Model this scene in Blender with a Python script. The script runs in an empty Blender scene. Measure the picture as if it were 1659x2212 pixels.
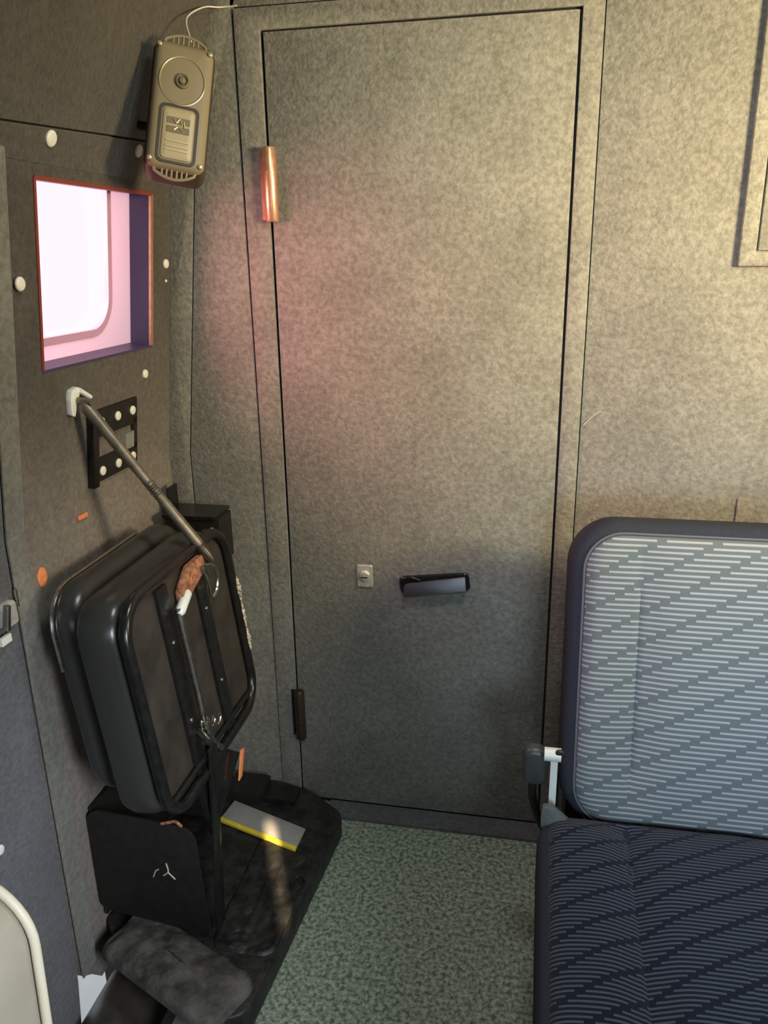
import bpy, bmesh, math, random
from mathutils import Vector, Matrix, noise
random.seed(7)
S = bpy.context.scene
COL = S.collection
V = Vector

# ------------------------------------------------------------------ camera
cam_d = bpy.data.cameras.new('camera'); cam = bpy.data.objects.new('camera', cam_d); COL.objects.link(cam)
cam_d.sensor_fit = 'HORIZONTAL'; cam_d.sensor_width = 36.0
cam_d.lens = 36.0 * 1700.0 / 1659.0
cam_d.clip_start = 0.01
right = V((0.98149, 0.19078, -0.01648)).normalized()
downv = V((0.04403, -0.30860, -0.95017)).normalized()
fwd = V((-0.18636, 0.93186, -0.31129)).normalized()
cam.matrix_world = Matrix(((right.x, -downv.x, -fwd.x, 0), (right.y, -downv.y, -fwd.y, 0),
                           (right.z, -downv.z, -fwd.z, 1.23), (0, 0, 0, 1)))
S.camera = cam
S.view_settings.view_transform = 'Standard'; S.view_settings.look = 'None'
S.view_settings.gamma = 1.0; S.view_settings.use_curve_mapping = False
S.view_settings.exposure = 0.0

# ------------------------------------------------------------------ daylight and lamps
W = bpy.data.worlds.new('sky'); S.world = W; W.use_nodes = True
bg = W.node_tree.nodes['Background']; bg.inputs[0].default_value = (0.86, 0.94, 1.0, 1); bg.inputs[1].default_value = 1.7

def area(name, loc, target, size, power, color, sy=None, spread=180):
    d = bpy.data.lights.new(name, 'AREA'); d.energy = power; d.color = color; d.size = size
    if sy: d.shape = 'RECTANGLE'; d.size_y = sy
    d.spread = math.radians(spread)
    o = bpy.data.objects.new(name, d); COL.objects.link(o); o.location = loc
    o.rotation_euler = (V(target) - V(loc)).to_track_quat('-Z', 'Y').to_euler(); return o
area('side_window_daylight', (1.12, 0.66, 1.36), (0.30, 1.5, 1.38), 0.40, 16.0, (1.0, 0.785, 0.42), 0.30, 92)
area('ceiling_fill', (0.02, 0.80, 1.81), (0.02, 1.00, 0.5), 0.22, 4.8, (0.88, 0.95, 0.86), None, 160)  # unseen fill added under the roof to lift the upper wall and floor
area('backrest_fill', (0.38, -0.35, 0.98), (0.42, 1.15, 0.66), 0.32, 1.5, (0.70, 0.87, 1.0), 0.32, 50)  # lamp added behind the camera, narrowed onto the seat back to brighten it
area('left_wall_fill', (0.30, 0.10, 0.90), (-0.72, 0.88, 0.32), 0.25, 1.5, (0.88, 0.94, 1.0), 0.35, 54)  # cool fill added in mid-cabin to brighten the lower left side
area('window_glow_fill', (-0.98, 1.14, 1.30), (-0.48, 1.5, 1.04), 0.22, 8.5, (1.0, 0.50, 0.46), 0.22)  # pink lamp added outside the pane to strengthen its glow on the wall
# narrow lamp added inside the cabin for the sunlit streak on the plate
_L = V((.50, -.35, 1.45)); _T = V((-.47, 1.20, .05)); _z = (_L - _T).normalized(); _y = V((.42, -.90, 0)); _y = (_y - _z * _y.dot(_z)).normalized(); _x = _y.cross(_z)
sun = area('sun_streak_lamp', _L, _T, 0.006, 0.07, (1.0, 0.74, 0.42), 0.20, 1)
sun.matrix_world = Matrix(((_x.x, _y.x, _z.x, _L.x), (_x.y, _y.y, _z.y, _L.y), (_x.z, _y.z, _z.z, _L.z), (0, 0, 0, 1)))

# ------------------------------------------------------------------ materials
def mat(name, col, rough=0.6, metal=0.0, var=0.0, vscale=60, bump=0.0, bscale=200, col2=None, spec=0.5, coat=0.0, stretch=None, vdetail=4):
    m = bpy.data.materials.new(name); m.use_nodes = True; nt = m.node_tree; b = nt.nodes['Principled BSDF']
    b.inputs['Base Color'].default_value = (*col, 1); b.inputs['Roughness'].default_value = rough
    b.inputs['Metallic'].default_value = metal; b.inputs['Specular IOR Level'].default_value = spec
    b.inputs['Coat Weight'].default_value = coat
    tc = nt.nodes.new('ShaderNodeTexCoord'); mp = nt.nodes.new('ShaderNodeMapping')
    nt.links.new(tc.outputs['Object'], mp.inputs[0])
    if stretch: mp.inputs['Scale'].default_value = stretch[0]; mp.inputs['Rotation'].default_value = stretch[1]
    if var or col2:
        n = nt.nodes.new('ShaderNodeTexNoise'); n.inputs['Scale'].default_value = vscale; n.inputs['Detail'].default_value = vdetail
        n.inputs['Roughness'].default_value = 0.65
        nt.links.new(mp.outputs[0], n.inputs['Vector'])
        r = nt.nodes.new('ShaderNodeValToRGB'); nt.links.new(n.outputs['Fac'], r.inputs[0])
        c2 = col2 or tuple(min(1, c * (1 + var)) for c in col); c1 = tuple(c * (1 - var) for c in col) if not col2 else col
        r.color_ramp.elements[0].position = 0.36; r.color_ramp.elements[1].position = 0.64
        r.color_ramp.elements[0].color = (*c1, 1); r.color_ramp.elements[1].color = (*c2, 1)
        nt.links.new(r.outputs[0], b.inputs['Base Color'])
    if bump:
        n = nt.nodes.new('ShaderNodeTexNoise'); n.inputs['Scale'].default_value = bscale; n.inputs['Detail'].default_value = 5
        nt.links.new(mp.outputs[0], n.inputs['Vector'])
        bp = nt.nodes.new('ShaderNodeBump'); bp.inputs['Strength'].default_value = bump; bp.inputs['Distance'].default_value = 0.004
        nt.links.new(n.outputs['Fac'], bp.inputs['Height']); nt.links.new(bp.outputs[0], b.inputs['Normal'])
    return m

def felt(name, col, var=0.24, bump=0.45):
    m = mat(name, col, rough=0.95, var=var, vscale=100, bump=bump, bscale=160, spec=0.15, stretch=((1, 1, 1.7), (0, 0.6, 0)), vdetail=6)
    nt = m.node_tree; b = nt.nodes['Principled BSDF']
    b.inputs['Sheen Weight'].default_value = 0.25; b.inputs['Sheen Roughness'].default_value = 0.5
    # slow wear and dust differences over the carpet
    tc = nt.nodes.new('ShaderNodeTexCoord'); n = nt.nodes.new('ShaderNodeTexNoise'); n.inputs['Scale'].default_value = 7; n.inputs['Detail'].default_value = 3
    nt.links.new(tc.outputs['Object'], n.inputs['Vector'])
    mr = nt.nodes.new('ShaderNodeMapRange'); mr.inputs['From Min'].default_value = .3; mr.inputs['From Max'].default_value = .7
    mr.inputs['To Min'].default_value = 0.88; mr.inputs['To Max'].default_value = 1.12
    nt.links.new(n.outputs['Fac'], mr.inputs[0])
    src = b.inputs['Base Color'].links[0].from_socket
    mul = nt.nodes.new('ShaderNodeVectorMath'); mul.operation = 'SCALE'
    nt.links.new(src, mul.inputs[0]); nt.links.new(mr.outputs[0], mul.inputs['Scale']); nt.links.new(mul.outputs[0], b.inputs['Base Color'])
    return m

def striped(name, base, dash, row=0.0085, step=0.014, period=0.081, gap=0.18, duty=0.38, v_axis=1):
    m = bpy.data.materials.new(name); m.use_nodes = True; nt = m.node_tree; b = nt.nodes['Principled BSDF']
    b.inputs['Roughness'].default_value = 0.9; b.inputs['Specular IOR Level'].default_value = 0.2
    b.inputs['Sheen Weight'].default_value = 0.15
    L = nt.links.new
    tc = nt.nodes.new('ShaderNodeTexCoord'); sx = nt.nodes.new('ShaderNodeSeparateXYZ'); L(tc.outputs['Object'], sx.inputs[0])
    def M(op, a, bb=None, c=None):
        n = nt.nodes.new('ShaderNodeMath'); n.operation = op
        for i, x in enumerate((a, bb, c)):
            if x is None: continue
            if isinstance(x, (int, float)): n.inputs[i].default_value = x
            else: L(x, n.inputs[i])
        return n.outputs[0]
    u = sx.outputs[0]; v = sx.outputs[v_axis]
    vr = M('DIVIDE', v, row); rw = M('FLOOR', vr); fr = M('FRACT', vr)
    tri = M('ABSOLUTE', M('SUBTRACT', fr, 0.5))
    dsh = nt.nodes.new('ShaderNodeMapRange'); L(tri, dsh.inputs[0]); dsh.inputs['From Min'].default_value = duty / 2 + .07; dsh.inputs['From Max'].default_value = duty / 2 - .07
    q = M('FRACT', M('ADD', M('DIVIDE', M('SUBTRACT', u, M('MULTIPLY', rw, step)), period), 100.0))
    g = M('GREATER_THAN', q, gap)
    f = M('MULTIPLY', dsh.outputs[0], g)
    ns = nt.nodes.new('ShaderNodeTexNoise'); ns.inputs['Scale'].default_value = 500; L(tc.outputs['Object'], ns.inputs['Vector'])
    f2 = M('MULTIPLY', f, M('ADD', M('MULTIPLY', ns.outputs['Fac'], 0.7), 0.62))
    mx = nt.nodes.new('ShaderNodeMix'); mx.data_type = 'RGBA'; L(f2, mx.inputs[0]); mx.inputs[6].default_value = (*base, 1); mx.inputs[7].default_value = (*dash, 1)
    L(mx.outputs[2], b.inputs['Base Color'])
    bp = nt.nodes.new('ShaderNodeBump'); bp.inputs['Strength'].default_value = .3; bp.inputs['Distance'].default_value = .001
    L(f2, bp.inputs['Height']); L(bp.outputs[0], b.inputs['Normal'])
    return m

F_WALL = felt('carpet_wall', (0.215, 0.214, 0.195))
F_FRAME = felt('carpet_frame', (0.222, 0.220, 0.200))
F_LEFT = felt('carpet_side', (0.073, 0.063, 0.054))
def paint_light_ramp(m, low, z0, z1):
    """light painted into the felt colour, brighter towards the floor"""
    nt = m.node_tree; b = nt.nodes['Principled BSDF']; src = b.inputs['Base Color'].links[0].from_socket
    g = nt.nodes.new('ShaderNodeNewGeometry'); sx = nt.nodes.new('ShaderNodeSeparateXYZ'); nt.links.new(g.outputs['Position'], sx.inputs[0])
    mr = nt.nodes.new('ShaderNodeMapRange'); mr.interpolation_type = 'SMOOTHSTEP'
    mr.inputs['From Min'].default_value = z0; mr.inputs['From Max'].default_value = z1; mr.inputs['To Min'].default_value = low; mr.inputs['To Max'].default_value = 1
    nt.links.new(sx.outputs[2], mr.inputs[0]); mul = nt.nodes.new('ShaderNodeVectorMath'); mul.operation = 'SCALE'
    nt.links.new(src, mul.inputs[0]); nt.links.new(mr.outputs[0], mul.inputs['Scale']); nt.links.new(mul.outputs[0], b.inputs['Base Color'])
paint_light_ramp(F_LEFT, 2.6, .72, 1.12); F_LOWL = F_LEFT  # lighter tone low on the side wall is light put into the colour by height
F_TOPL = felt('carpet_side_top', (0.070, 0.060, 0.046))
F_STRIP = felt('carpet_pillar', (0.175, 0.170, 0.150))
F_DOOR = felt('carpet_side_door', (0.105, 0.105, 0.115))
M_FLOOR = mat('vinyl_floor', (0.065, 0.115, 0.09), rough=0.6, col2=(0.44, 0.48, 0.385), vscale=120, bump=0.25, bscale=300, vdetail=3)
M_DARK = mat('dark_gap', (0.01, 0.01, 0.012), rough=0.9)
M_BLACK = mat('black_steel', (0.012, 0.012, 0.012), rough=0.24, var=0.3, bump=0.08, bscale=60)
M_BLACKM = mat('black_matt_steel', (0.010, 0.009, 0.008), rough=0.6, var=0.3, bump=0.1, bscale=60)
M_VINYL = mat('black_vinyl', (0.034, 0.035, 0.033), rough=0.28, spec=0.55, bump=0.05, bscale=120)
M_CHROME = mat('worn_chrome', (0.55, 0.54, 0.5), rough=0.28, metal=1.0, var=0.25, vscale=90)
M_STEEL = mat('grey_steel', (0.30, 0.30, 0.30), rough=0.35, metal=0.9, var=0.15, vscale=40)
M_HANDLE = mat('dark_steel', (0.10, 0.10, 0.11), rough=0.4, metal=0.7, var=0.1, vscale=40)
M_LOCK = mat('lock_metal', (0.62, 0.60, 0.55), rough=0.4, metal=0.45, var=0.2, vscale=70)
M_ALU = mat('dull_aluminium', (0.42, 0.43, 0.42), rough=0.5, metal=0.6, var=0.15, vscale=50)
M_WHITE = mat('white_plastic', (0.80, 0.78, 0.72), rough=0.45)
M_WHITEP = mat('white_paint', (0.80, 0.84, 0.84), rough=0.4)
M_ORANGE = mat('orange_paint', (0.80, 0.26, 0.10), rough=0.6, var=0.15, vscale=120)
M_RUST = mat('rust', (0.20, 0.07, 0.03), rough=0.8, col2=(0.55, 0.26, 0.15), vscale=90, bump=.4)
M_COPPER = mat('coppery_hinge', (0.78, 0.45, 0.30), rough=0.35, metal=0.75, var=0.12, vscale=70)
M_BRONZE = mat('dark_bronze', (0.06, 0.045, 0.035), rough=0.35, metal=0.5)
M_SPK = mat('speaker_plastic', (0.24, 0.20, 0.13), rough=0.5, bump=.05)
M_SPKD = mat('speaker_plastic_dark', (0.05, 0.042, 0.03), rough=0.5)
M_SPKP = mat('name_panel_plastic', (0.40, 0.34, 0.22), rough=0.4)
M_SPKC = mat('speaker_cone', (0.17, 0.145, 0.095), rough=0.6)
M_SPKL = mat('speaker_logo_metal', (0.62, 0.55, 0.38), rough=0.3, metal=0.6)
M_DUST = mat('dusty_rubber', (0.005, 0.005, 0.006), rough=0.5, col2=(0.030, 0.029, 0.029), vscale=26, bump=0.9, bscale=45, vdetail=8)
M_DUST2 = mat('dusty_cloth', (0.020, 0.018, 0.016), rough=0.85, col2=(0.12, 0.11, 0.10), vscale=16, bump=0.9, bscale=60, vdetail=8)
M_BOARD = mat('pan_board', (0.026, 0.022, 0.019), rough=0.5, col2=(0.055, 0.047, 0.040), vscale=12, bump=.15, bscale=40)
M_GREYL = mat('grey_sticker', (0.30, 0.30, 0.30), rough=0.5, var=0.08, vscale=40)
M_YELL = mat('yellow_edge', (0.80, 0.62, 0.06), rough=0.5, var=0.1)
M_TUBE = mat('brown_rubber_tube', (0.050, 0.042, 0.036), rough=0.45, var=0.3, vscale=20, bump=.1)
M_BEIGE = mat('beige_vinyl', (0.33, 0.30, 0.24), rough=0.5, var=0.05, vscale=20, bump=.06)
M_CREAM = mat('cream_piping', (0.58, 0.52, 0.41), rough=0.5)
M_PLAIN = mat('plain_seat_cloth', (0.030, 0.036, 0.052), rough=0.9, spec=.2, var=0.12, vscale=300)
M_PIPE = mat('seat_piping', (0.10, 0.11, 0.14), rough=0.7)
M_STRB = striped('striped_cloth_lit', (0.125, 0.150, 0.170), (0.35, 0.38, 0.41))  # lit copy of the seat cloth, pale haze put into the colour
M_STRC = striped('striped_cloth_shaded', (0.004, 0.009, 0.024), (0.075, 0.095, 0.130), row=0.0068, step=0.0105, period=0.072, duty=.42)  # shaded copy of the same cloth, shade put into the colour
M_VAL = mat('grey_valance', (0.13, 0.15, 0.15), rough=0.5, var=.2, vscale=40)
M_BUCK = mat('buckle_plastic', (0.05, 0.06, 0.06), rough=0.4)
M_PURPLE = mat('window_reveal', (0.055, 0.045, 0.12), rough=0.4)
M_REDRIM = mat('red_rim', (0.22, 0.045, 0.035), rough=0.4)
M_GROUND = mat('pale_concrete', (0.32, 0.33, 0.33), rough=0.9, var=.08, vscale=8)

def mat_translucent():
    m = bpy.data.materials.new('pink_surround'); m.use_nodes = True; nt = m.node_tree
    b = nt.nodes['Principled BSDF']; b.inputs['Base Color'].default_value = (0.60, 0.55, 0.62, 1); b.inputs['Roughness'].default_value = .5
    t = nt.nodes.new('ShaderNodeBsdfTranslucent'); t.inputs[0].default_value = (0.52, 0.60, 0.64, 1)
    mx = nt.nodes.new('ShaderNodeMixShader'); mx.inputs[0].default_value = .75
    nt.links.new(b.outputs[0], mx.inputs[1]); nt.links.new(t.outputs[0], mx.inputs[2]); nt.links.new(mx.outputs[0], nt.nodes['Material Output'].inputs[0]); return m
M_SURR = mat_translucent()
def mat_glass():
    m = bpy.data.materials.new('pinkish_glass'); m.use_nodes = True; nt = m.node_tree; nt.nodes.remove(nt.nodes['Principled BSDF'])
    t = nt.nodes.new('ShaderNodeBsdfTransparent'); t.inputs[0].default_value = (1.0, 0.80, 0.84, 1)
    g = nt.nodes.new('ShaderNodeBsdfGlossy'); g.inputs['Roughness'].default_value = .05
    mx = nt.nodes.new('ShaderNodeMixShader'); mx.inputs[0].default_value = .05
    nt.links.new(t.outputs[0], mx.inputs[1]); nt.links.new(g.outputs[0], mx.inputs[2]); nt.links.new(mx.outputs[0], nt.nodes['Material Output'].inputs[0]); return m
M_GLASS = mat_glass()
M_RIM = mat('pink_gasket', (0.60, 0.36, 0.55), rough=.5)

# ------------------------------------------------------------------ builders
WM = {}
def link(name, me, m, parent=None, M=None, smooth=False):
    o = bpy.data.objects.new(name, me); COL.objects.link(o)
    M = M or Matrix.Identity(4); WM[o.name] = M
    if parent is not None:
        o.parent = parent; o.matrix_local = WM[parent.name].inverted() @ M
    else: o.matrix_world = M
    if m: me.materials.append(m)
    if smooth:
        for p in me.polygons: p.use_smooth = True
        try: me.set_sharp_from_angle(angle=math.radians(38))
        except Exception: pass
    return o
def from_bm(name, bm, m, parent=None, M=None, smooth=True):
    bmesh.ops.recalc_face_normals(bm, faces=bm.faces)
    me = bpy.data.meshes.new(name); bm.to_mesh(me); bm.free(); return link(name, me, m, parent, M, smooth)
def empty(name, loc, label, cat, group=None):
    o = bpy.data.objects.new(name, None); COL.objects.link(o); o.location = loc; WM[o.name] = Matrix.Translation(loc)
    o.empty_display_size = .02; tag(o, label, cat, group); return o
def tag(o, label, cat, group=None):
    o['label'] = label; o['category'] = cat
    if group: o['group'] = group
    return o
def struct(o): o['kind'] = 'structure'; return o
def frame(o, u, v, n=None):
    u = V(u).normalized(); v = V(v); v = (v - u * v.dot(u)).normalized(); n = V(n) if n else u.cross(v); n.normalize(); o = V(o)
    return Matrix(((u.x, v.x, n.x, o.x), (u.y, v.y, n.y, o.y), (u.z, v.z, n.z, o.z), (0, 0, 0, 1)))
def bevel(bm, w, seg=2, ang=30):
    if w <= 0: return
    es = [e for e in bm.edges if len(e.link_faces) == 2 and e.calc_face_angle(0) > math.radians(ang)]
    bmesh.ops.bevel(bm, geom=es, offset=w, segments=seg, profile=.5, affect='EDGES', clamp_overlap=True)
def add_box(bm, lo, hi):
    vs = [bm.verts.new((x, y, z)) for x in (lo[0], hi[0]) for y in (lo[1], hi[1]) for z in (lo[2], hi[2])]
    for f in ((0, 1, 3, 2), (4, 6, 7, 5), (0, 4, 5, 1), (2, 3, 7, 6), (0, 2, 6, 4), (1, 5, 7, 3)): bm.faces.new([vs[i] for i in f])
def box(name, lo, hi, m, parent=None, bv=0.001, M=None, seg=2):
    bm = bmesh.new(); add_box(bm, lo, hi); bevel(bm, bv, seg); return from_bm(name, bm, m, parent, M)
def add_prism(bm, poly, n0, n1):
    a = [bm.verts.new((p[0], p[1], n0)) for p in poly]; b = [bm.verts.new((p[0], p[1], n1)) for p in poly]
    bm.faces.new(a[::-1]); bm.faces.new(b); k = len(poly)
    for i in range(k): bm.faces.new((a[i], a[(i + 1) % k], b[(i + 1) % k], b[i]))
def prism(name, poly, n0, n1, m, parent=None, M=None, bv=0.001, seg=2):
    bm = bmesh.new(); add_prism(bm, poly, n0, n1); bmesh.ops.recalc_face_normals(bm, faces=bm.faces); bevel(bm, bv, seg); return from_bm(name, bm, m, parent, M)
def roundpoly(pts, rads, k=6):
    out = []; n = len(pts)
    for i in range(n):
        p = V(pts[i]); a = V(pts[i - 1]); c = V(pts[(i + 1) % n]); r = rads[i] if isinstance(rads, (list, tuple)) else rads
        if r <= 0: out.append(tuple(p)); continue
        d1 = (a - p).normalized(); d2 = (c - p).normalized(); p1 = p + d1 * min(r, (a - p).length * .49); p2 = p + d2 * min(r, (c - p).length * .49)
        for j in range(k + 1):
            t = j / k; out.append(tuple(p1.lerp(p, t).lerp(p.lerp(p2, t), t)))
    return out
def rr(w, h, r, K=8, Mn=10):
    r = max(min(r, w / 2 - 1e-5, h / 2 - 1e-5), 1e-5); o = []
    cs = [(w / 2 - r, h / 2 - r, 0), (-w / 2 + r, h / 2 - r, 90), (-w / 2 + r, -h / 2 + r, 180), (w / 2 - r, -h / 2 + r, 270)]
    for i, (x, y, a) in enumerate(cs):
        arc = [(x + r * math.cos(math.radians(a + 90 * j / K)), y + r * math.sin(math.radians(a + 90 * j / K))) for j in range(K + 1)]
        o += arc
        nx, ny, na = cs[(i + 1) % 4]; s = arc[-1]; e = (nx + r * math.cos(math.radians(na)), ny + r * math.sin(math.radians(na)))
        o += [(s[0] + (e[0] - s[0]) * j / Mn, s[1] + (e[1] - s[1]) * j / Mn) for j in range(1, Mn)]
    return o
def loft(name, w, h, r, prof, m, parent=None, M=None, disp=None, K=8, Mn=10, c=(0, 0), closed=True):
    bm = bmesh.new(); rings = []
    for (ins, n) in prof:
        ring = []
        for (x, y) in rr(w - 2 * ins, h - 2 * ins, r - ins, K, Mn):
            X, Y = x + c[0], y + c[1]
            ring.append(bm.verts.new((X, Y, n + (disp(X, Y, n) if disp else 0))))
        rings.append(ring)
    for a, b in zip(rings, rings[1:]):
        k = len(a)
        for i in range(k): bm.faces.new((a[i], a[(i + 1) % k], b[(i + 1) % k], b[i]))
    bm.faces.new(rings[-1])
    if closed: bm.faces.new(rings[0][::-1])
    return from_bm(name, bm, m, parent, M)
def smooth_path(pts, k=6):
    pts = [V(p) for p in pts]
    if len(pts) < 3: return pts
    out = []
    for i in range(len(pts) - 1):
        p0 = pts[max(i - 1, 0)]; p1 = pts[i]; p2 = pts[i + 1]; p3 = pts[min(i + 2, len(pts) - 1)]
        for j in range(k):
            t = j / k
            out.append(.5 * ((2 * p1) + (p2 - p0) * t + (2 * p0 - 5 * p1 + 4 * p2 - p3) * t * t + (3 * p1 - p0 - 3 * p2 + p3) * t ** 3))
    out.append(pts[-1]); return out
def add_tube(bm, pts, r, seg=12, loop=False):
    pts = [V(p) for p in pts]; n = len(pts); rs = r if isinstance(r, (list, tuple)) else [r] * n
    tan = []
    for i in range(n):
        a = pts[i - 1] if (i > 0 or loop) else pts[i]; b = pts[(i + 1) % n] if (i < n - 1 or loop) else pts[i]; tan.append((b - a).normalized())
    x = tan[0].orthogonal().normalized(); rings = []
    for i in range(n):
        x = (x - tan[i] * x.dot(tan[i])).normalized(); y = tan[i].cross(x)
        rings.append([bm.verts.new(pts[i] + (x * math.cos(2 * math.pi * j / seg) + y * math.sin(2 * math.pi * j / seg)) * rs[i]) for j in range(seg)])
    m = n if loop else n - 1
    for i in range(m):
        a, b = rings[i], rings[(i + 1) % n]
        off = 0
        if loop and i == n - 1:
            off = min(range(seg), key=lambda o: (b[o].co - a[0].co).length)
        for j in range(seg): bm.faces.new((a[j], a[(j + 1) % seg], b[(j + 1 + off) % seg], b[(j + off) % seg]))
    if not loop: bm.faces.new(rings[0][::-1]); bm.faces.new(rings[-1])
def tube(name, pts, r, m, parent=None, M=None, seg=12, loop=False, sm=False):
    bm = bmesh.new(); add_tube(bm, smooth_path(pts) if sm else pts, r, seg, loop); return from_bm(name, bm, m, parent, M)
def disc(name, r, t, m, parent, M, rim=0.3, seg=20, sx=1.0):
    """low domed cap, local z is out"""
    bm = bmesh.new(); rings = []
    for (rr_, z) in ((r, 0), (r, t * .5), (r * (1 - rim * .5), t * .9), (r * (1 - rim), t), (r * .3, t * 1.05)):
        rings.append([bm.verts.new((sx * rr_ * math.cos(2 * math.pi * j / seg), rr_ * math.sin(2 * math.pi * j / seg), z)) for j in range(seg)])
    for a, b in zip(rings, rings[1:]):
        for j in range(seg): bm.faces.new((a[j], a[(j + 1) % seg], b[(j + 1) % seg], b[j]))
    bm.faces.new(rings[0][::-1]); bm.faces.new(rings[-1]); return from_bm(name, bm, m, parent, M)

# ------------------------------------------------------------------ setting: back wall
YB = 1.5
PROF = [(-0.775, -0.40), (-0.765, 0.0), (-0.76, 0.84), (-0.70, 1.36), (-0.60, 1.64), (-0.53, 1.86)]   # inner face of the body side (X, Z)
def wx(z):
    for (x0, z0), (x1, z1) in zip(PROF, PROF[1:]):
        if z <= z1: return x0 + (x1 - x0) * (z - z0) / (z1 - z0)
    return PROF[-1][0]
MB = frame((0, YB, 0), (1, 0, 0), (0, 0, 1), (0, -1, 0))     # local: x = X, y = Z, z = out of the wall
wb = struct(box('wall_back', (-0.80, -0.03, -0.05), (1.30, 1.90, -0.006), M_DARK, None, 0, MB))
zs = [0.0, 0.42, 0.84, 1.10, 1.36, 1.64, 1.84]
prism('corner_panel', [(wx(z), z) for z in zs] + [(wx(z) + .046, z) for z in zs[::-1]], -0.006, 0.0, F_WALL, wb, MB, 0.0012)
prism('side_panel', [(wx(z) + .0485, z) for z in zs[:-2]] + [(-.557, 1.64), (-.557, 0)], -0.006, 0.0005, F_WALL, wb, MB, 0.0012)
prism('header_panel', [(-.56, 1.6435), (1.25, 1.6435), (1.25, 1.84), (-.545, 1.84)], -0.006, 0.0, F_WALL, wb, MB, 0.0012)
prism('door_frame_panel', [(-.555, 0), (-.511, 0), (-.506, 1.606), (.043, 1.606), (.043, 0), (.078, 0), (.078, 1.641), (-.553, 1.641)], -0.006, 0.0035, F_FRAME, wb, MB, 0.0015)
prism('wall_panel', [(.080, 0), (1.25, 0), (1.25, 1.641), (.080, 1.641)], -0.006, 0.0, F_WALL, wb, MB, 0.0012)
prism('patch_panel', [(.372, .62), (.75, .62), (.75, .787), (.372, .787)], 0.0, 0.004, F_FRAME, wb, MB, 0.0015)
# hatch with raised frame, upper right
w2 = struct(prism('trim_1', [(.322, 1.52), (.322, 1.200), (.85, 1.200), (.85, 1.222), (.349, 1.222), (.349, 1.60), (.322, 1.60)], 0.0, 0.011, F_FRAME, None, MB, 0.003, 3))
prism('hatch_panel', [(.3525, 1.2255), (.846, 1.2255), (.846, 1.60), (.3525, 1.60)], 0.0, 0.007, F_WALL, w2, MB, 0.002)
tube('scuff_mark', [(.085, YB - .0035, .920), (.098, YB - .0015, .934), (.115, YB - .0005, .946)], .0007, M_CREAM, wb, None, 5)
# door leaf
d1 = struct(prism('door_1', [(-.5065, .012), (-.5005, 1.602), (.0385, 1.602), (.0385, .012)], -0.006, 0.002, F_WALL, None, MB, 0.0015))
def hinge(x, z0, z1, r, m, m2):
    o = tube('hinge', [(x, YB - r * .9, z0), (x, YB - r * .9, z0 + .003), (x, YB - r * .9, (z0 + z1) / 2 - .0005), (x, YB - r * .9, z1 - .003), (x, YB - r * .9, z1)],
             [r * .85, r, r, r, r * .85], m, d1, None, 18)
    box('hinge_leaf', (x - .021, YB - .004, z0 + .004), (x + .004, YB - .0005, z1 - .002), m2, o, .001)
    for zz in (.34, .66):
        tube('knuckle_ring', [(x, YB - r * .9, z0 + (z1 - z0) * zz - .0007), (x, YB - r * .9, z0 + (z1 - z0) * zz + .0007)], r * 1.04, m2, o, None, 18)
    return o
h1 = hinge(-.499, 1.290, 1.418, .0125, M_COPPER, M_COPPER); h1['label'] = 'coppery barrel hinge'
h2 = hinge(-.500, .175, .300, .0115, M_BRONZE, M_BLACKM); h2['label'] = 'dark barrel hinge'
lk = loft('lock_plate', .034, .050, .004, [(0, .0), (0, .003), (.0015, .0045), (.006, .0045)], M_LOCK, d1, frame((-.3425, YB - .002, .5865), (1, 0, .02), (0, 0, 1), (0, -1, 0)))
lc = disc('lock_barrel', .012, .005, M_LOCK, lk, frame((-.3425, YB - .0065, .588), (1, 0, 0), (0, 0, 1), (0, -1, 0)))
box('key_slot', (-.3495, YB - .0125, .5845), (-.3355, YB - .0105, .5870), M_DARK, lk, .0003)
HM = frame((-.195, YB - .002, .5790), (1, 0, .12), (0, 0, 1), (0, -1, 0))
hb = loft('handle_tray', .146, .040, .010, [(0, 0), (0, .004), (.002, .006), (.006, .006)], M_BLACK, d1, HM)
prism('lift_handle', roundpoly([(-.066, -.024), (-.062, .0055), (.067, .0135), (.066, -.0195)], [.004, .010, .003, .003]), .010, .016, M_HANDLE, hb, HM @ Matrix.Rotation(math.radians(-9), 4, 'X'), .001)
tube('handle_pivot', [(-.069, .001, .008), (-.066, .016, .012), (-.045, .020, .012), (-.028, .012, .010)], .0032, M_BLACK, hb, HM, 10, sm=True)
struct(box('baseboard_back', (-.44, YB - .055, 0.0), (.10, YB + .0005, .007), F_DOOR, None, .002))

# ------------------------------------------------------------------ setting: left body side
u2 = V((.06, 0, .52)).normalized(); n2 = V((.52, 0, -.06)).normalized()
ML = frame((-.76, 0, .84), (0, 1, 0), u2, n2)               # local: x = Y, y = up the slope, z = into the van
u3 = V((.10, 0, .28)).normalized(); n3 = V((.28, 0, -.10)).normalized()
MU = frame((-.70, 0, 1.36), (0, 1, 0), u3, n3)
TH = -.035
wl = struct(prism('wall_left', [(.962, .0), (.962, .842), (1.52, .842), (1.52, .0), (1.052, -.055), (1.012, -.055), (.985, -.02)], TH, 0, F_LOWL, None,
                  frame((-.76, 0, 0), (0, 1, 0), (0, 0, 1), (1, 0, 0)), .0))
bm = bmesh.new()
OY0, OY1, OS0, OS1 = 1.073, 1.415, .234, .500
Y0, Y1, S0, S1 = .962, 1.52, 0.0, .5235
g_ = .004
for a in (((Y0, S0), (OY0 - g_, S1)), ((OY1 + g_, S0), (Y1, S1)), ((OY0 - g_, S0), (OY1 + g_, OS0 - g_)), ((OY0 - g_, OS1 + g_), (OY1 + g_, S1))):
    add_box(bm, (a[0][0], a[0][1], TH), (a[1][0], a[1][1], 0))
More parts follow.
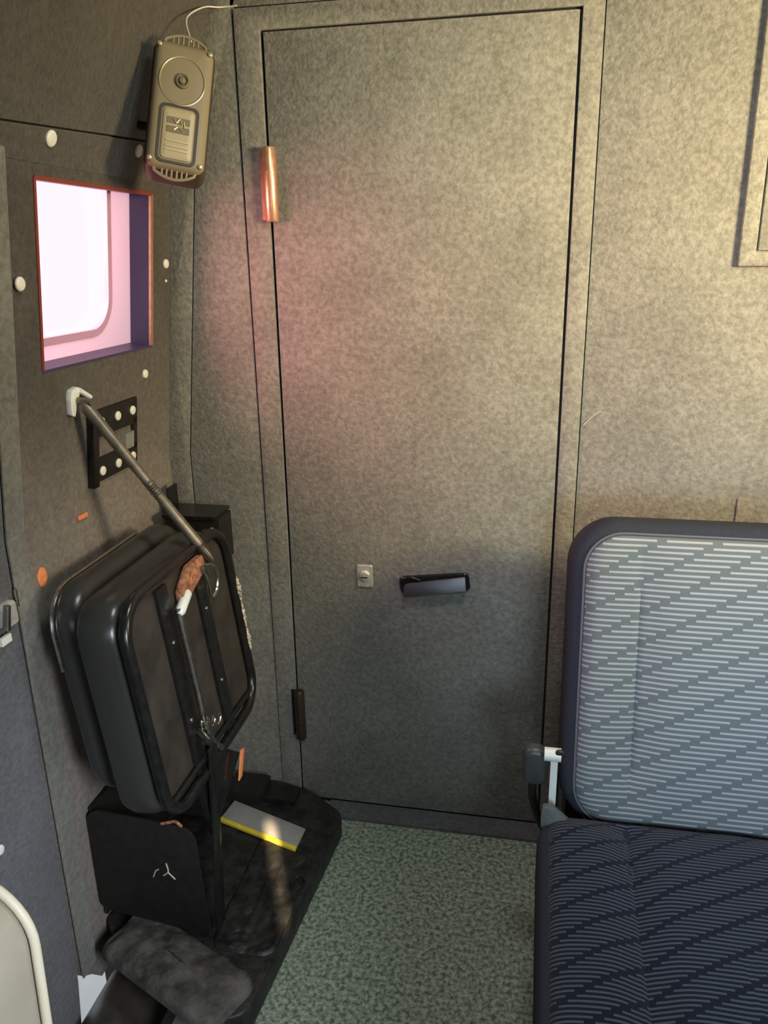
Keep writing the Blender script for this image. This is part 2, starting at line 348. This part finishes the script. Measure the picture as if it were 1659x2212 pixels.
o = from_bm('lining_panel', bm, F_LEFT, wl, ML, False)
# leading-edge pillar strip and ridge
prism('pillar_strip', [(.9575, 0), (1.000, 0), (1.000, .842), (.9575, .842)], .0, .004, F_STRIP, wl, frame((-.76, 0, 0), (0, 1, 0), (0, 0, 1), (1, 0, 0)), .0012)
prism('pillar_strip', [(.9575, 0), (1.000, 0), (1.006, .566), (.9575, .566)], .0, .004, F_STRIP, wl, ML, .0012)
# upper panel over the seam
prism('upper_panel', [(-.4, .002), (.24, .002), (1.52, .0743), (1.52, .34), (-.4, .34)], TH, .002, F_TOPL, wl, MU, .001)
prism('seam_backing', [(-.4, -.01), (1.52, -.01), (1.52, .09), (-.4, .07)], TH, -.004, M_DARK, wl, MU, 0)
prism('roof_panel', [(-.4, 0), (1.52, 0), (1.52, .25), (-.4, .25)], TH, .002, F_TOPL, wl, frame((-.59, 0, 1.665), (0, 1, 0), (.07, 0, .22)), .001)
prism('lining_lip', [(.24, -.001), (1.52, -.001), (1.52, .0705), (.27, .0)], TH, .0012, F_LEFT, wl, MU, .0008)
# white screw caps of the lining
for i, (yy, ss, r) in enumerate(((1.019, .362, .0100), (1.478, .382, .0088), (1.392, .182, .0085))):
    disc('screw_cap', r, .0045, M_WHITE, wl, ML @ Matrix.Translation((yy, ss, .004 if yy < 1.05 else .0)))
for yy, ss, r in ((1.100, .0344, .0115), (1.350, .0463, .0105)): disc('screw_cap', r, .0045, M_WHITE, wl, MU @ Matrix.Translation((yy, ss, .001)))
disc('screw_cap', .003, .002, M_WHITE, wl, ML @ Matrix.Translation((1.480, .350, .0)))
# small window
WIN = struct(bpy.data.objects.new('window_1', None)); COL.objects.link(WIN); WIN.matrix_world = ML @ Matrix.Translation((1.244, .234, 0)); WM['window_1'] = WIN.matrix_world.copy()
def ring_mesh(outer, inner, n0, n1):
    bm = bmesh.new(); k = len(outer)
    A = [[bm.verts.new((p[0], p[1], n)) for p in q] for q in (outer, inner) for n in (n0, n1)]
    for a, b in ((0, 1), (1, 3), (3, 2), (2, 0)):
        for i in range(k): bm.faces.new((A[a][i], A[a][(i + 1) % k], A[b][(i + 1) % k], A[b][i]))
    return bm
def rect(y0, y1, s0, s1): return [(y0, s0), (y1, s0), (y1, s1), (y0, s1)]
from_bm('reveal', ring_mesh(rect(OY0 - .004, OY1 + .004, OS0 - .004, OS1 + .004), rect(OY0, OY1, OS0, OS1), -.040, .0015), M_PURPLE, WIN, ML, False)
box('edge_trim', (OY1 - .001, OS0, -.002), (OY1 + .008, OS1 + .004, .0025), M_COPPER, WIN, .0008, ML)['label'] = 'pale edge strip'
box('edge_trim', (OY0 - .004, OS1, -.030), (OY1 + .004, OS1 + .006, .0025), M_REDRIM, WIN, .0008, ML)['label'] = 'red edge strip'
box('edge_trim', (OY0 - .006, OS0, -.020), (OY0 - .0005, OS1 + .004, .002), M_REDRIM, WIN, .0008, ML)['label'] = 'red edge strip'
outer = []; inner = []
IN = rr(.33, .30, .055, 8, 6); OUTR = rr(.56, .46, .01, 8, 6)
cI = (1.338 - .165, .268 + .15); cO = (1.24, .39)
from_bm('surround', ring_mesh([(p[0] + cO[0], p[1] + cO[1]) for p in OUTR], [(p[0] + cI[0], p[1] + cI[1]) for p in IN], -.046, -.042), M_SURR, WIN, ML, False)
from_bm('gasket', ring_mesh([(p[0] + cI[0], p[1] + cI[1]) for p in rr(.352, .322, .066, 8, 6)], [(p[0] + cI[0], p[1] + cI[1]) for p in rr(.326, .296, .053, 8, 6)], -.047, -.0395), M_RIM, WIN, ML, False)
box('pane', (.99, .15, -.062), (1.49, .60, -.058), M_GLASS, WIN, 0, ML)

# side door leaf (follows the body profile), left of the pillar
bm = bmesh.new()
pf = [(-.372, -.80), (-.0, -.768), (.84, -.760), (1.36, -.70), (1.40, -.686)]
def prof_slab(bm, pf, y0, y1, th):
    A = [[bm.verts.new((x + dx, y, z)) for (z, x) in pf] for y in (y0, y1) for dx in (0, th)]
    k = len(pf)
    for i in range(k - 1):
        bm.faces.new((A[0][i], A[0][i + 1], A[2][i + 1], A[2][i])); bm.faces.new((A[1][i], A[3][i], A[3][i + 1], A[1][i + 1]))
        bm.faces.new((A[0][i], A[1][i], A[1][i + 1], A[0][i + 1])); bm.faces.new((A[2][i], A[2][i + 1], A[3][i + 1], A[3][i]))
    for i in (0, k - 1): bm.faces.new((A[0][i], A[1][i], A[3][i], A[2][i]))
pf2 = [(z, x + .003) for (z, x) in pf]
prof_slab(bm, pf2, -.40, .9520, TH)
d2 = struct(from_bm('door_2', bm, F_DOOR, None, None, False))
bm = bmesh.new(); prof_slab(bm, [(z, x - .008) for (z, x) in pf[1:]], .940, .970, TH); from_bm('door_seal', bm, M_DARK, d2, None, False)
# striker / inside latch on that door
lt = loft('latch', .030, .038, .006, [(0, 0), (0, .008), (.003, .012), (.008, .012)], M_LOCK, d2, frame((-.758, .928, .735), (0, 1, 0), (0, 0, 1), (1, 0, 0)))
tube('latch_pin', [(-.746, .912, .718), (-.742, .916, .755)], .005, M_CHROME, lt)
tube('latch_pin', [(-.752, .9505, .766), (-.752, .9505, .738)], .0028, M_CHROME, lt)
box('latch_tab', (-.748, .893, .700), (-.743, .915, .712), M_WHITE, lt, .001)
disc('button', .008, .004, M_WHITE, d2, frame((-.757, .826, .398), (0, 1, 0), (0, 0, 1), (1, 0, 0)))

# orange marks on the pillar
tag(disc('reflector_dot', .0165, .0025, M_ORANGE, None, frame((-.7595, 1.026, .753), (0, 1, 0), (0, 0, 1), (1, 0, 0)), sx=.72), 'orange oval dot stuck on the grey carpeted left wall', 'sticker')
tb = prism('wall_tab', roundpoly([(-.014, -.004), (.014, -.004), (.014, .004), (-.014, .004)], .002), 0, .004, M_ORANGE, None, frame((-.7595, 1.155, .812), (0, 1, 0), (0, 0, 1), (1, 0, 0)), .001)
tag(tb, 'tiny orange tab on the left wall above the folded black seat', 'tab')

# ------------------------------------------------------------------ floor, ceiling, remaining shell
FLP = [(-.545, -.4), (1.25, -.4), (1.25, 1.55), (-.79, 1.55), (-.79, 1.06), (-.62, 1.06), (-.545, .97)]
fl = struct(prism('floor', FLP, -.03, 0, M_FLOOR, None, None, 0))
box('floor_edge_strip', (-.560, -.4, -.012), (-.505, .965, .0025), M_ALU, fl, .001)
struct(box('trim_2', (-.56, -.4, -.33), (-.545, .96, -.0305), M_BLACKM, None, .0))          # riser of the step well
struct(prism('trim_3', [(-.79, 1.062), (-.62, 1.062), (-.545, .972), (-.53, .985), (-.61, 1.08), (-.79, 1.08)], -.33, -.0305, M_BLACKM, None, None, 0))
struct(box('trim_4', (-.79, -.4, -.345), (-.545, .96, -.33), M_BLACKM, None, 0))             # bottom of the step well
struct(box('ceiling', (-.62, -.4, 1.84), (1.30, 1.55, 1.87), F_TOPL, None, 0))
bm = bmesh.new()
for a, b in (((1.22, -.4, -.03), (1.25, 1.5, 1.0)), ((1.22, .75, 1.0), (1.25, 1.5, 1.84)), ((1.22, -.4, 1.0), (1.25, -.1, 1.84)), ((1.22, -.1, 1.68), (1.25, .75, 1.84)), ((1.22, -.1, 1.0), (1.25, .35, 1.68))): add_box(bm, a, b)
struct(from_bm('wall_right', bm, F_WALL, None, None, False))
bm = bmesh.new()
for a, b in (((-.80, -.43, -.35), (-.35, -.40, 1.87)), ((.75, -.43, -.35), (1.25, -.40, 1.87)), ((-.35, -.43, 1.25), (.75, -.40, 1.87)), ((-.35, -.43, -.35), (.75, -.40, .75))): add_box(bm, a, b)
struct(from_bm('wall_rear', bm, F_WALL, None, None, False))
gr = struct(box('ground', (-6, -5, -.62), (6, 6, -.60), M_GROUND, None, 0)); gr.name = 'ground'

# ------------------------------------------------------------------ speaker
C0 = V((-.5652, 1.27, 1.4520)); ux = V((.89329, .41057, -.18294)); uz = V((.03115, .34947, .93643)); un = ux.cross(uz)
MS = frame(C0, ux, uz)
if MS.col[2].xyz.y > 0: MS = frame(C0, ux, uz, -MS.col[2].xyz)
spk = empty('speaker', C0 + V((0, .02, -.1)), 'small tan and black box speaker hung high in the left corner', 'speaker')
loft('cabinet', .094, .205, .016, [(.010, -.062), (.003, -.058), (0, -.045), (0, -.012), (.004, -.004), (.010, -.002)], M_SPKD, spk, MS)
fp = loft('front_baffle', .088, .199, .014, [(0, -.006), (.001, -.002), (.006, .003), (.012, .004), (.03, .004)], M_SPK, spk, MS)
tube('cone_ring', [(.034 * math.cos(a * math.pi / 20), .038 + .038 * math.sin(a * math.pi / 20), .0042) for a in range(40)], .0012, M_SPKL, fp, MS, 8, loop=True)
bm = bmesh.new(); rings = []
for (r, z) in ((.0335, .0045), (.030, .0035), (.016, .0015), (.011, .0040), (.010, .0075), (.0085, .0085), (.006, .0050), (.0045, .0095), (.002, .0108)):
    rings.append([bm.verts.new((r * math.cos(j * math.pi / 16), .038 + r * 1.12 * math.sin(j * math.pi / 16), z)) for j in range(32)])
for a, b in zip(rings, rings[1:]):
    for j in range(32): bm.faces.new((a[j], a[(j + 1) % 32], b[(j + 1) % 32], b[j]))
bm.faces.new(rings[-1]); from_bm('cone', bm, M_SPKC, fp, MS)
from_bm('port_frame', ring_mesh([(p[0], p[1] - .046) for p in rr(.060, .092, .010, 6, 4)], [(p[0], p[1] - .046) for p in rr(.052, .084, .008, 6, 4)], .002, .0052), M_SPKD, fp, MS, False)
loft('name_panel', .046, .078, .006, [(0, .002), (0, .0055), (.002, .0065), (.008, .0065)], M_SPKP, fp, MS, None, 6, 4, (0, -.046))
bm = bmesh.new()
for yy in (-.026, -.040): add_box(bm, (-.017, yy - .005, .0066), (.017, yy + .005, .0074))
bevel(bm, .0004, 1); lg = from_bm('logo_bar', bm, M_SPKC, fp, MS)
bm = bmesh.new()
for (a, b) in (((-.008, -.024), (-.003, -.030)), ((-.003, -.030), (.002, -.023)), ((.002, -.023), (.006, -.032)), ((.006, -.032), (-.001, -.036)), ((-.001, -.036), (-.006, -.041)), ((0, -.036), (.008, -.042)), ((.008, -.026), (.010, -.036))):
    add_tube(bm, [(a[0], a[1], .0078), (b[0], b[1], .0078)], .0011, 6)
from_bm('logo_emblem', bm, M_SPKL, fp, MS)
bm = bmesh.new()
for yy in (-.058, -.066, -.072): add_box(bm, (-.017, yy - .0013, .006), (.017, yy + .0013, .0078))
from_bm('raised_line', bm, M_SPKL, fp, MS, False)
for sx in (-1, 1):
    for sy in (-1, 1): disc('corner_screw', .0038, .003, M_SPKL, fp, MS @ Matrix.Translation((sx * .038, sy * .089, .004)))
def guard(sgn):
    bm = bmesh.new(); outerp = []
    for j in range(13):
        t = -1 + 2 * j / 12; outerp.append((t * .030, sgn * (.103 + .010 * (1 - t * t)), .0))
    path = [(-.032, sgn * .094, 0)] + outerp + [(.032, sgn * .094, 0)]
    add_tube(bm, path, .0024, 8)
    for t in (-.62, -.38, -.13, .13, .38, .62): add_tube(bm, [(t * .030, sgn * .096, 0), (t * .030, sgn * (.103 + .010 * (1 - t * t)), 0)], .0017, 6)
    from_bm('guard_rail', bm, M_SPK, spk, MS @ Matrix.Translation((0, 0, -.004)))
guard(1); guard(-1)
tube('mount_arm', [MS @ V((0, 0, -.060)), MS @ V((-.012, 0, -.085)), V((wx(1.44) + .001, 1.335, 1.44))], .007, M_BLACKM, spk, sm=True)
# thin white lead from the speaker to the roof seam
q = [MS @ V((.008, .108, -.004)), V((-.585, 1.37, 1.597)), V((-.588, 1.45, 1.633)), V((-.575, 1.494, 1.6435)), V((-.545, 1.497, 1.6445))]
tag(tube('speaker_wire', q, .0013, M_WHITE, sm=True, seg=6), 'thin pale wire running from the speaker up along the roof seam', 'wire')

# ------------------------------------------------------------------ black bracket plate on the lining
br = empty('seat_catch_bracket', (-.757, 1.27, .86), 'black square steel bracket with six white screws below the window', 'bracket')
bm = bmesh.new()
for a in (((1.200, .098), (1.350, .146)), ((1.200, .018), (1.350, .060)), ((1.200, .05), (1.214, .11)), ((1.336, .05), (1.350, .11))): add_box(bm, (a[0][0], a[0][1], .0005), (a[1][0], a[1][1], .006))
from_bm('plate', bm, M_BLACKM, br, ML, False)
box('channel', (1.184, .014, .0005), (1.200, .146, .013), M_BLACK, br, .0015, ML)
box('inner_tab', (1.300, .056, .0005), (1.330, .086, .010), M_ALU, br, .002, ML)
for yy, ss in ((1.222, .124), (1.277, .124), (1.331, .124), (1.222, .036), (1.277, .036), (1.331, .036)):
    disc('screw', .0085, .004, M_WHITE, br, ML @ Matrix.Translation((yy, ss, .006)))

# ------------------------------------------------------------------ folded jump seat
up = V((-.12, 0, 1)).normalized(); MP = frame((-.545, 0, .57), (0, 1, 0), up)      # x = Y, y = up, z = into the van
if MP.col[2].xyz.x < 0: MP = frame((-.545, 0, .57), (0, 1, 0), up, -MP.col[2].xyz)
seat = empty('jump_seat', (-.66, 1.1, .06), 'black vinyl flip-up jump seat folded against the left wall', 'seat')
cy, cv = 1.105, .010
loft('seat_cushion', .385, .375, .060, [(.020, -.083), (.006, -.078), (0, -.064), (0, -.040), (.004, -.026), (.010, -.018), (.020, -.014), (.05, -.012)], M_VINYL, seat, MP, None, 10, 10, (cy, cv))
loft('backrest', .385, .370, .070, [(.035, -.152), (.012, -.146), (.001, -.128), (0, -.115), (.006, -.102), (.018, -.094), (.035, -.090), (.08, -.088)], M_VINYL, seat, MP, None, 10, 10, (1.140, .022))
tube('edge_trim', [(p[0] + 1.14, p[1] + .022, -.140) for p in rr(.378, .363, .066, 8, 8)[9:27]], .0030, M_CHROME, seat, MP, 8)['label'] = 'silvery edge trim drawing the highlight'  # bright bead kept only along the top, drawing the highlight there
rim = [(p[0] + cy, p[1] + cv) for p in rr(.375, .360, .058, 10, 8)]
rt = tube('rim_tube', [(p[0], p[1], .0) for p in rim], .0095, M_BLACK, seat, MP, 14, loop=True)
loft('pan_board', .355, .340, .045, [(0, -.012), (0, -.006), (.003, -.003), (.01, -.002)], M_BOARD, seat, MP, None, 8, 6, (cy, cv))
for yy in (1.035, 1.165):
    rb = box('slat', (yy - .017, cv - .165, -.002), (yy + .017, cv + .165, .004), M_BLACK, seat, .0015, MP)
    for ss in (-.07, .07): disc('rivet', .0038, .002, M_CHROME, rb, MP @ Matrix.Translation((yy, cv + ss, .004)))
tube('support_rod', [(1.056, .130, .012), (1.056, .0, .014), (1.054, -.07, .016), (1.075, -.125, .010), (1.105, -.160, .006)], .0062, M_CHROME, seat, MP, 12, sm=True)
tube('cross_tube', [(cy - .175, cv - .150, .004), (cy + .15, cv - .150, .004)], .005, M_BLACK, seat, MP, 10)
# worn paint on the far side of the rim: thin bare-metal shells around the tube
M_CHIP = mat('chipped_paint', (.10, .07, .05), rough=.45, col2=(.78, .70, .58), vscale=170, bump=.3)
for (a, b, w) in ((.035, .085, .0068), (-.025, .040, .0048), (-.070, -.020, .0058)):
    ps = [(cy + .1875 + .0030, a + (b - a) * t / 8, .0078) for t in range(9)]
    tube('chipped_paint', ps, [w * (.35 + .65 * math.sin(math.pi * t / 8)) * (1.15 if t % 2 else .85) for t in range(9)], M_CHIP, rt, MP, 10)
# rusty hinge lug and chrome knuckles at the top
lug = prism('hinge_lug', roundpoly([(1.075, .125), (1.165, .150), (1.175, .178), (1.120, .178), (1.075, .150)], .008), .002, .016, M_RUST, seat, MP, .002)
tube('hinge_pin', [(1.052, .120, .014), (1.058, .123, .014), (1.092, .140, .014), (1.096, .142, .014)], [.005, .0085, .0085, .005], M_WHITEP, lug, MP)['label'] = 'pale worn hinge pin'
tube('hinge_hook', [(1.155, .165, .018), (1.185, .150, .022), (1.20, .13, .020), (1.195, .105, .016), (1.175, .095, .014)], .0035, M_CHROME, lug, MP, 8, sm=True)
tube('hinge_hook', [(1.150, .165, .018), (1.158, .130, .022), (1.165, .100, .018)], .003, M_CHROME, lug, MP, 8, sm=True)
# pivot bolt, spring and folded leg strap
tube('pivot_bolt', [(1.045, -.088, .006), (1.020, -.092, .036)], .006, M_CHROME, seat, MP)
sprp = [(1.050 + .009 * math.cos(t * .9) + t * .0009, -.080 + .009 * math.sin(t * .9), .010 + t * .0011) for t in range(24)]
tube('pivot_spring', sprp, .0018, M_CHROME, seat, MP, 6)
prism('leg_strap', [(-.016, 0), (.016, 0), (.011, .37), (-.004, .385), (-.016, .37)], .0, .005, M_BLACK, seat, frame((-.528, 1.046, .075), (0, 1, 0), (.026, .050, .37), (1, 0, 0)), .001)
# hinge housing behind the top of the seat
hh = box('hinge_housing', (-.725, 1.385, .640), (-.612, 1.45, .735), M_BLACKM, seat, .004)
box('housing_lid', (-.730, 1.380, .735), (-.618, 1.46, .742), M_BLACK, hh, .002)
box('housing_fin', (-.735, 1.42, .742), (-.730, 1.46, .785), M_BLACK, hh, .001)
disc('housing_bolt', .005, .004, M_CHROME, hh, frame((-.628, 1.385, .715), (1, 0, 0), (0, 0, 1), (0, -1, 0)))
disc('housing_bolt', .004, .003, M_CHROME, hh, frame((-.612, 1.385, .695), (1, 0, 0), (0, 0, 1), (0, -1, 0)))
box('side_arm', (-.612, 1.300, .30), (-.600, 1.318, .74), M_BLACK, seat, .002)
# pedestal
ped = prism('pedestal_front', roundpoly([(-.757, .092), (-.757, .292), (-.735, .305), (-.570, .292), (-.552, .275), (-.540, .058), (-.735, .082)], [.012, .01, .005, .012, .012, .002, .01]), .0, .005, M_BLACKM, seat,
            frame((0, 1.040, 0), (1, 0, 0), (0, 0, 1), (0, -1, 0)), .001)
tube('scratch_mark', [(-.640, 1.0345, .176), (-.634, 1.0345, .190), (-.628, 1.0345, .194)], .0012, M_CREAM, ped, None, 5, sm=True)
tube('scratch_mark', [(-.612, 1.0345, .210), (-.610, 1.0345, .192), (-.620, 1.0345, .182)], .0014, M_CREAM, ped, None, 5, sm=True)
tube('scratch_mark', [(-.611, 1.0345, .191), (-.598, 1.0345, .177)], .0013, M_CREAM, ped, None, 5)
tube('chipped_edge', [(-.612, 1.036, .294), (-.597, 1.0345, .300), (-.585, 1.036, .302), (-.575, 1.037, .292)], .0028, M_RUST, ped, None, 6, sm=True)
box('pedestal_side', (-.757, 1.045, .062), (-.750, 1.40, .300), M_BLACKM, seat, .001)
box('pedestal_back', (-.757, 1.33, .062), (-.67, 1.40, .25), M_BLACKM, seat, .004)
prism('warning_flag', [(1.150, -.262), (1.166, -.262), (1.196, -.222), (1.182, -.218)], .0, .003, M_ORANGE, seat, MP, .0005)
prism('lower_link', [(1.04, -.19), (1.16, -.20), (1.20, -.235), (1.05, -.30)], -.02, -.010, M_BLACK, seat, MP, .001)

# tie rod from the wall hook down to the seat
rod = empty('tie_rod', (-.745, 1.144, 1.0), 'dull metal tie rod running from the wall hook to the folded seat', 'rod')
A = V((-.722, 1.146, 1.010)); B = V((-.540, 1.180, .735))
D_ = (B - A)
pt = lambda t: A + D_ * t
M_ROD = mat('rod_metal', (.20, .18, .15), rough=.42, metal=.6, var=.2, vscale=60)
tube('upper_rod', [pt(0), pt(.03), pt(.50)], [.0085, .0102, .0078], M_ROD, rod)
tube('lower_rod', [pt(.56), pt(.60), pt(.88), pt(.90)], [.0060, .0085, .0096, .0085], M_ROD, rod)
bm = bmesh.new(); ax = D_.normalized(); px_ = ax.orthogonal().normalized(); py_ = ax.cross(px_)
add_tube(bm, [pt(.48 + .10 * i / 60) + (px_ * math.cos(i * .75) + py_ * math.sin(i * .75)) * .0075 for i in range(61)], .0019, 6)
add_tube(bm, [pt(.47), pt(.58)], .006, 10)
from_bm('coil_spring', bm, M_ROD, rod)
tube('rod_ferrule', [pt(.90), pt(.94), pt(1.0)], [.010, .012, .009], M_BRONZE, rod)
hk = prism('wall_hook', roundpoly([(-.016, -.026), (-.006, -.030), (.002, -.004), (.012, .010), (.004, .018), (-.014, .014), (-.018, 0)], .003), 0, .010, M_WHITEP, rod, ML @ Matrix.Translation((1.144, .180, .0)), .001)
hk['label'] = 'worn white hook plate'
tube('hook_pin', [ML @ V((1.150, .192, .010)), ML @ V((1.178, .176, .012))], .0045, M_WHITEP, rod)
tube('hook_pin', [ML @ V((1.144, .176, -.001)), ML @ V((1.146, .176, .034))], .006, M_ROD, rod)

# ------------------------------------------------------------------ black step plate
SP = roundpoly([(-.758, 1.49), (-.56, 1.495), (-.470, 1.468), (-.384, 1.405), (-.424, .905), (-.470, .885), (-.705, .992), (-.755, 1.045)], [0, .02, .03, .025, .03, .015, .02, .01], 5)
step = prism('step_plate', SP, .003, .050, M_DUST, None, None, .004, 3)
tag(step, 'black dusty seat base plate with rounded corners on the floor', 'base plate')
# crumpled dusty rubber sheet over the front of the plate
def lump(X, Y, n):
    if n < .052: return 0
    return max(0, .011 * noise.noise(V((X * 14, Y * 14, 1.3))) + .007 * noise.noise(V((X * 38, Y * 38, 5))) + .003)
MR = frame((-.578, .965, .0025), (.90, -.40, 0), (.40, .90, 0))
insets = [(0, .049), (.001, .0545), (.004, .060), (.008, .063)] + [(.012 + i * .004, .064 + .0005 * i) for i in range(12)]
rs = loft('rubber_sheet', .290, .120, .03, insets, M_DUST2, None, MR, lambda x, y, n: lump(x, y, n), 6, 30)
tag(rs, 'crumpled dusty grey-black sheet at the front of the seat base plate', 'sheet')
def lump2(X, Y, n):
    if n < .0515: return 0
    return .005 * noise.noise(V((X * 30, Y * 30, 3.3))) + .003 * noise.noise(V((X * 70, Y * 70, 9)))
r2 = loft('debris_mat', .125, .30, .03, [(0, .0502), (.003, .0535)] + [(.006 + i * .003, .0545) for i in range(17)], M_DUST, step, Matrix.Translation((-.478, 1.165, 0)), lump2, 5, 24)
# hinge block, ridge and round bolt on the plate
box('pivot_block', (-.655, 1.40, .050), (-.575, 1.47, .080), M_BLACKM, step, .006)
box('pivot_block', (-.575, 1.41, .050), (-.500, 1.455, .064), M_BLACK, step, .004)
tube('bolt_ring', [(-.425 + .014 * math.cos(a * .3927), 1.19 + .014 * math.sin(a * .3927), .053) for a in range(16)], .0025, M_BLACK, step, None, 8, loop=True)
# sticker with a yellow front edge
st = prism('label_plate', [(-.636, 1.396), (-.451, 1.334), (-.454, 1.277), (-.644, 1.337)], .054, .0595, M_GREYL, step, None, .0004)
prism('yellow_edge', [(-.6445, 1.3385), (-.4538, 1.2790), (-.4545, 1.2690), (-.6455, 1.3280)], .0538, .0605, M_YELL, st, None, .0006)['label'] = 'yellow front edge'

# padded tube in the step well
tbp = tube('well_tube', [(-.700, .56, -.105), (-.700, .57, -.105), (-.700, 1.035, -.105), (-.700, 1.045, -.105)], [.050, .064, .064, .050], M_TUBE, None, None, 28)
tag(tbp, 'dark brown round tube below the base plate in the step well', 'tube')

# beige padded seat corner at lower left
bs = empty('beige_seat', (-.70, .5, 0.0), 'beige padded seat edge with cream piping at the lower left', 'seat')
MBG = frame((-.640, .50, .325), (1, 0, 0), (0, .05, 1), (0, -1, .05))
loft('back_pad', .290, .600, .075, [(.02, -.060), (.004, -.050), (0, -.035), (0, .010), (.006, .026), (.020, .036), (.045, .042), (.1, .044)], M_BEIGE, bs, MBG, None, 10, 8)
tube('piping', [(p[0], p[1], -.046) for p in rr(.298, .608, .078, 10, 8)], .0052, M_CREAM, bs, MBG, 10, loop=True)
box('seat_base', (-.73, .45, -.33), (-.48, .545, .105), M_BEIGE, bs, .01)

# ------------------------------------------------------------------ striped bench seat
bench = empty('bench_seat', (.31, .9, 0), 'passenger seat in blue-grey cloth with rows of dashes at the right', 'seat')
VB = V((0, .125, .49)).normalized(); NB = V((0, -.49, .125)).normalized()
BW, BH = .500, .500
MBK = frame((.060 + BW / 2, 1.085, .345), (1, 0, 0), VB, NB); cB = (0, BH / 2)
SEAM = .168 - (.060 + BW / 2)
def crease(x, w, depth): return -depth * (math.exp(-((x - SEAM) / w) ** 2) + math.exp(-((x + SEAM) / w) ** 2))
def dB(x, y, n):
    if n < .0: return 0
    t = max(0, min(1, (BH - y) / BH))
    k = .35 + .9 * t
    e = max(0, min(1, (n - .004) / .010)) * max(0, min(1, (y - .02) / .12))
    return e * (crease(x, .0030, .006 * k) + crease(x, .034, .013 * k))
loft('backrest', BW, BH, .078, [(.04, -.120), (.012, -.112), (0, -.095), (0, -.030), (.004, -.014), (.012, -.006), (.024, -.002), (.06, -.004)], M_PLAIN, bench, MBK, None, 12, 12, cB)
ins = [(0, -.006), (.0006, -.001), (.003, .003), (.007, .0065), (.012, .0095), (.018, .012)] + [(.018 + .006 * i, .012 + .006 * (1 - math.exp(-i / 7))) for i in range(1, 33)]
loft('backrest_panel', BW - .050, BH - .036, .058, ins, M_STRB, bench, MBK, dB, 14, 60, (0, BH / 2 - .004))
tube('backrest_piping', [(p[0], p[1] + BH / 2 - .004, -.001) for p in rr(BW - .046, BH - .032, .060, 12, 10)], .0022, M_PIPE, bench, MBK, 8, loop=True)
# cushion
CW, CL = .520, .770
MC = frame((.028 + CW / 2, 1.080 - CL / 2, .372), (1, 0, 0), (0, 1, 0), (0, 0, 1))
SEC = .163 - (.028 + CW / 2)
def dC(x, y, n):
    if n < .004: return 0
    g = 0
    for s_ in (SEC, -SEC): g -= .005 * math.exp(-((x - s_) / .0035) ** 2) + .014 * math.exp(-((x - s_) / .030) ** 2)
    g *= max(0, min(1, (n - .004) / .010))
    return g + .002 * noise.noise(V((x * 14, y * 14, 0)))
loft('cushion', CW, CL, .045, [(.02, -.110), (.004, -.102), (0, -.085), (0, -.020), (.003, -.010), (.008, -.003), (.018, .000), (.05, .0)], M_PLAIN, bench, MC, None, 10, 12)
ins = [(0, -.008), (.001, -.002), (.004, .0035), (.009, .0075), (.015, .0105), (.022, .013)] + [(.022 + .006 * i, .013 + .009 * (1 - math.exp(-i / 6))) for i in range(1, 36)]
loft('cushion_panel', CW - .030, CL - .012, .040, ins, M_STRC, bench, MC, dC, 10, 90)
tube('cushion_piping', [(p[0], p[1], -.004) for p in rr(CW - .027, CL - .009, .042, 10, 8)], .002, M_PIPE, bench, MC, 8, loop=True)
pb = box('seat_box', (.085, .34, .0), (.52, 1.08, .262), M_BLACKM, bench, .006)
box('back_frame', (.078, 1.20, .02), (.110, 1.30, .62), M_BLACKM, bench, .006)
box('back_frame', (.510, 1.20, .02), (.542, 1.30, .62), M_BLACKM, bench, .006)
box('seat_foot', (.078, 1.07, .0), (.54, 1.30, .03), M_BLACKM, bench, .004)
box('recliner_bar', (.0445, 1.092, .255), (.0555, 1.104, .470), M_WHITEP, bench, .0015, None)
kn = tube('recliner_pin', [(.034, 1.095, .472), (.060, 1.095, .472)], .011, M_WHITEP, bench)
disc('recliner_cap', .008, .004, M_BRONZE, kn, frame((.058, 1.090, .478), (1, 0, 0), (0, 0, 1), (0, -1, 0)))
# side valance at the hinge
vl = prism('corner_valance', roundpoly([(.034, .402), (.052, .400), (.094, .362), (.104, .350), (.038, .344), (.032, .370)], [.006, .008, .01, .003, .006, .01]), -.004, .008, M_VAL, bench, frame((0, 1.062, 0), (1, 0, 0), (0, 0, 1), (0, -1, 0)), .003)
bk = empty('belt_buckle', (.022, 1.12, .36), 'dark grey seat belt buckle between the door and the striped seat', 'seat belt buckle')
loft('buckle_body', .040, .070, .017, [(.006, -.014), (0, -.008), (0, .004), (.004, .010), (.010, .012)], M_BUCK, bk, frame((.021, 1.120, .432), (1, 0, 0), (0, 0, 1), (0, -1, 0)))
tube('belt_stalk', [(.018, 1.122, .402), (.020, 1.128, .36), (.034, 1.135, .31), (.058, 1.15, .255), (.085, 1.18, .20)], .007, M_BLACKM, bk, sm=True)
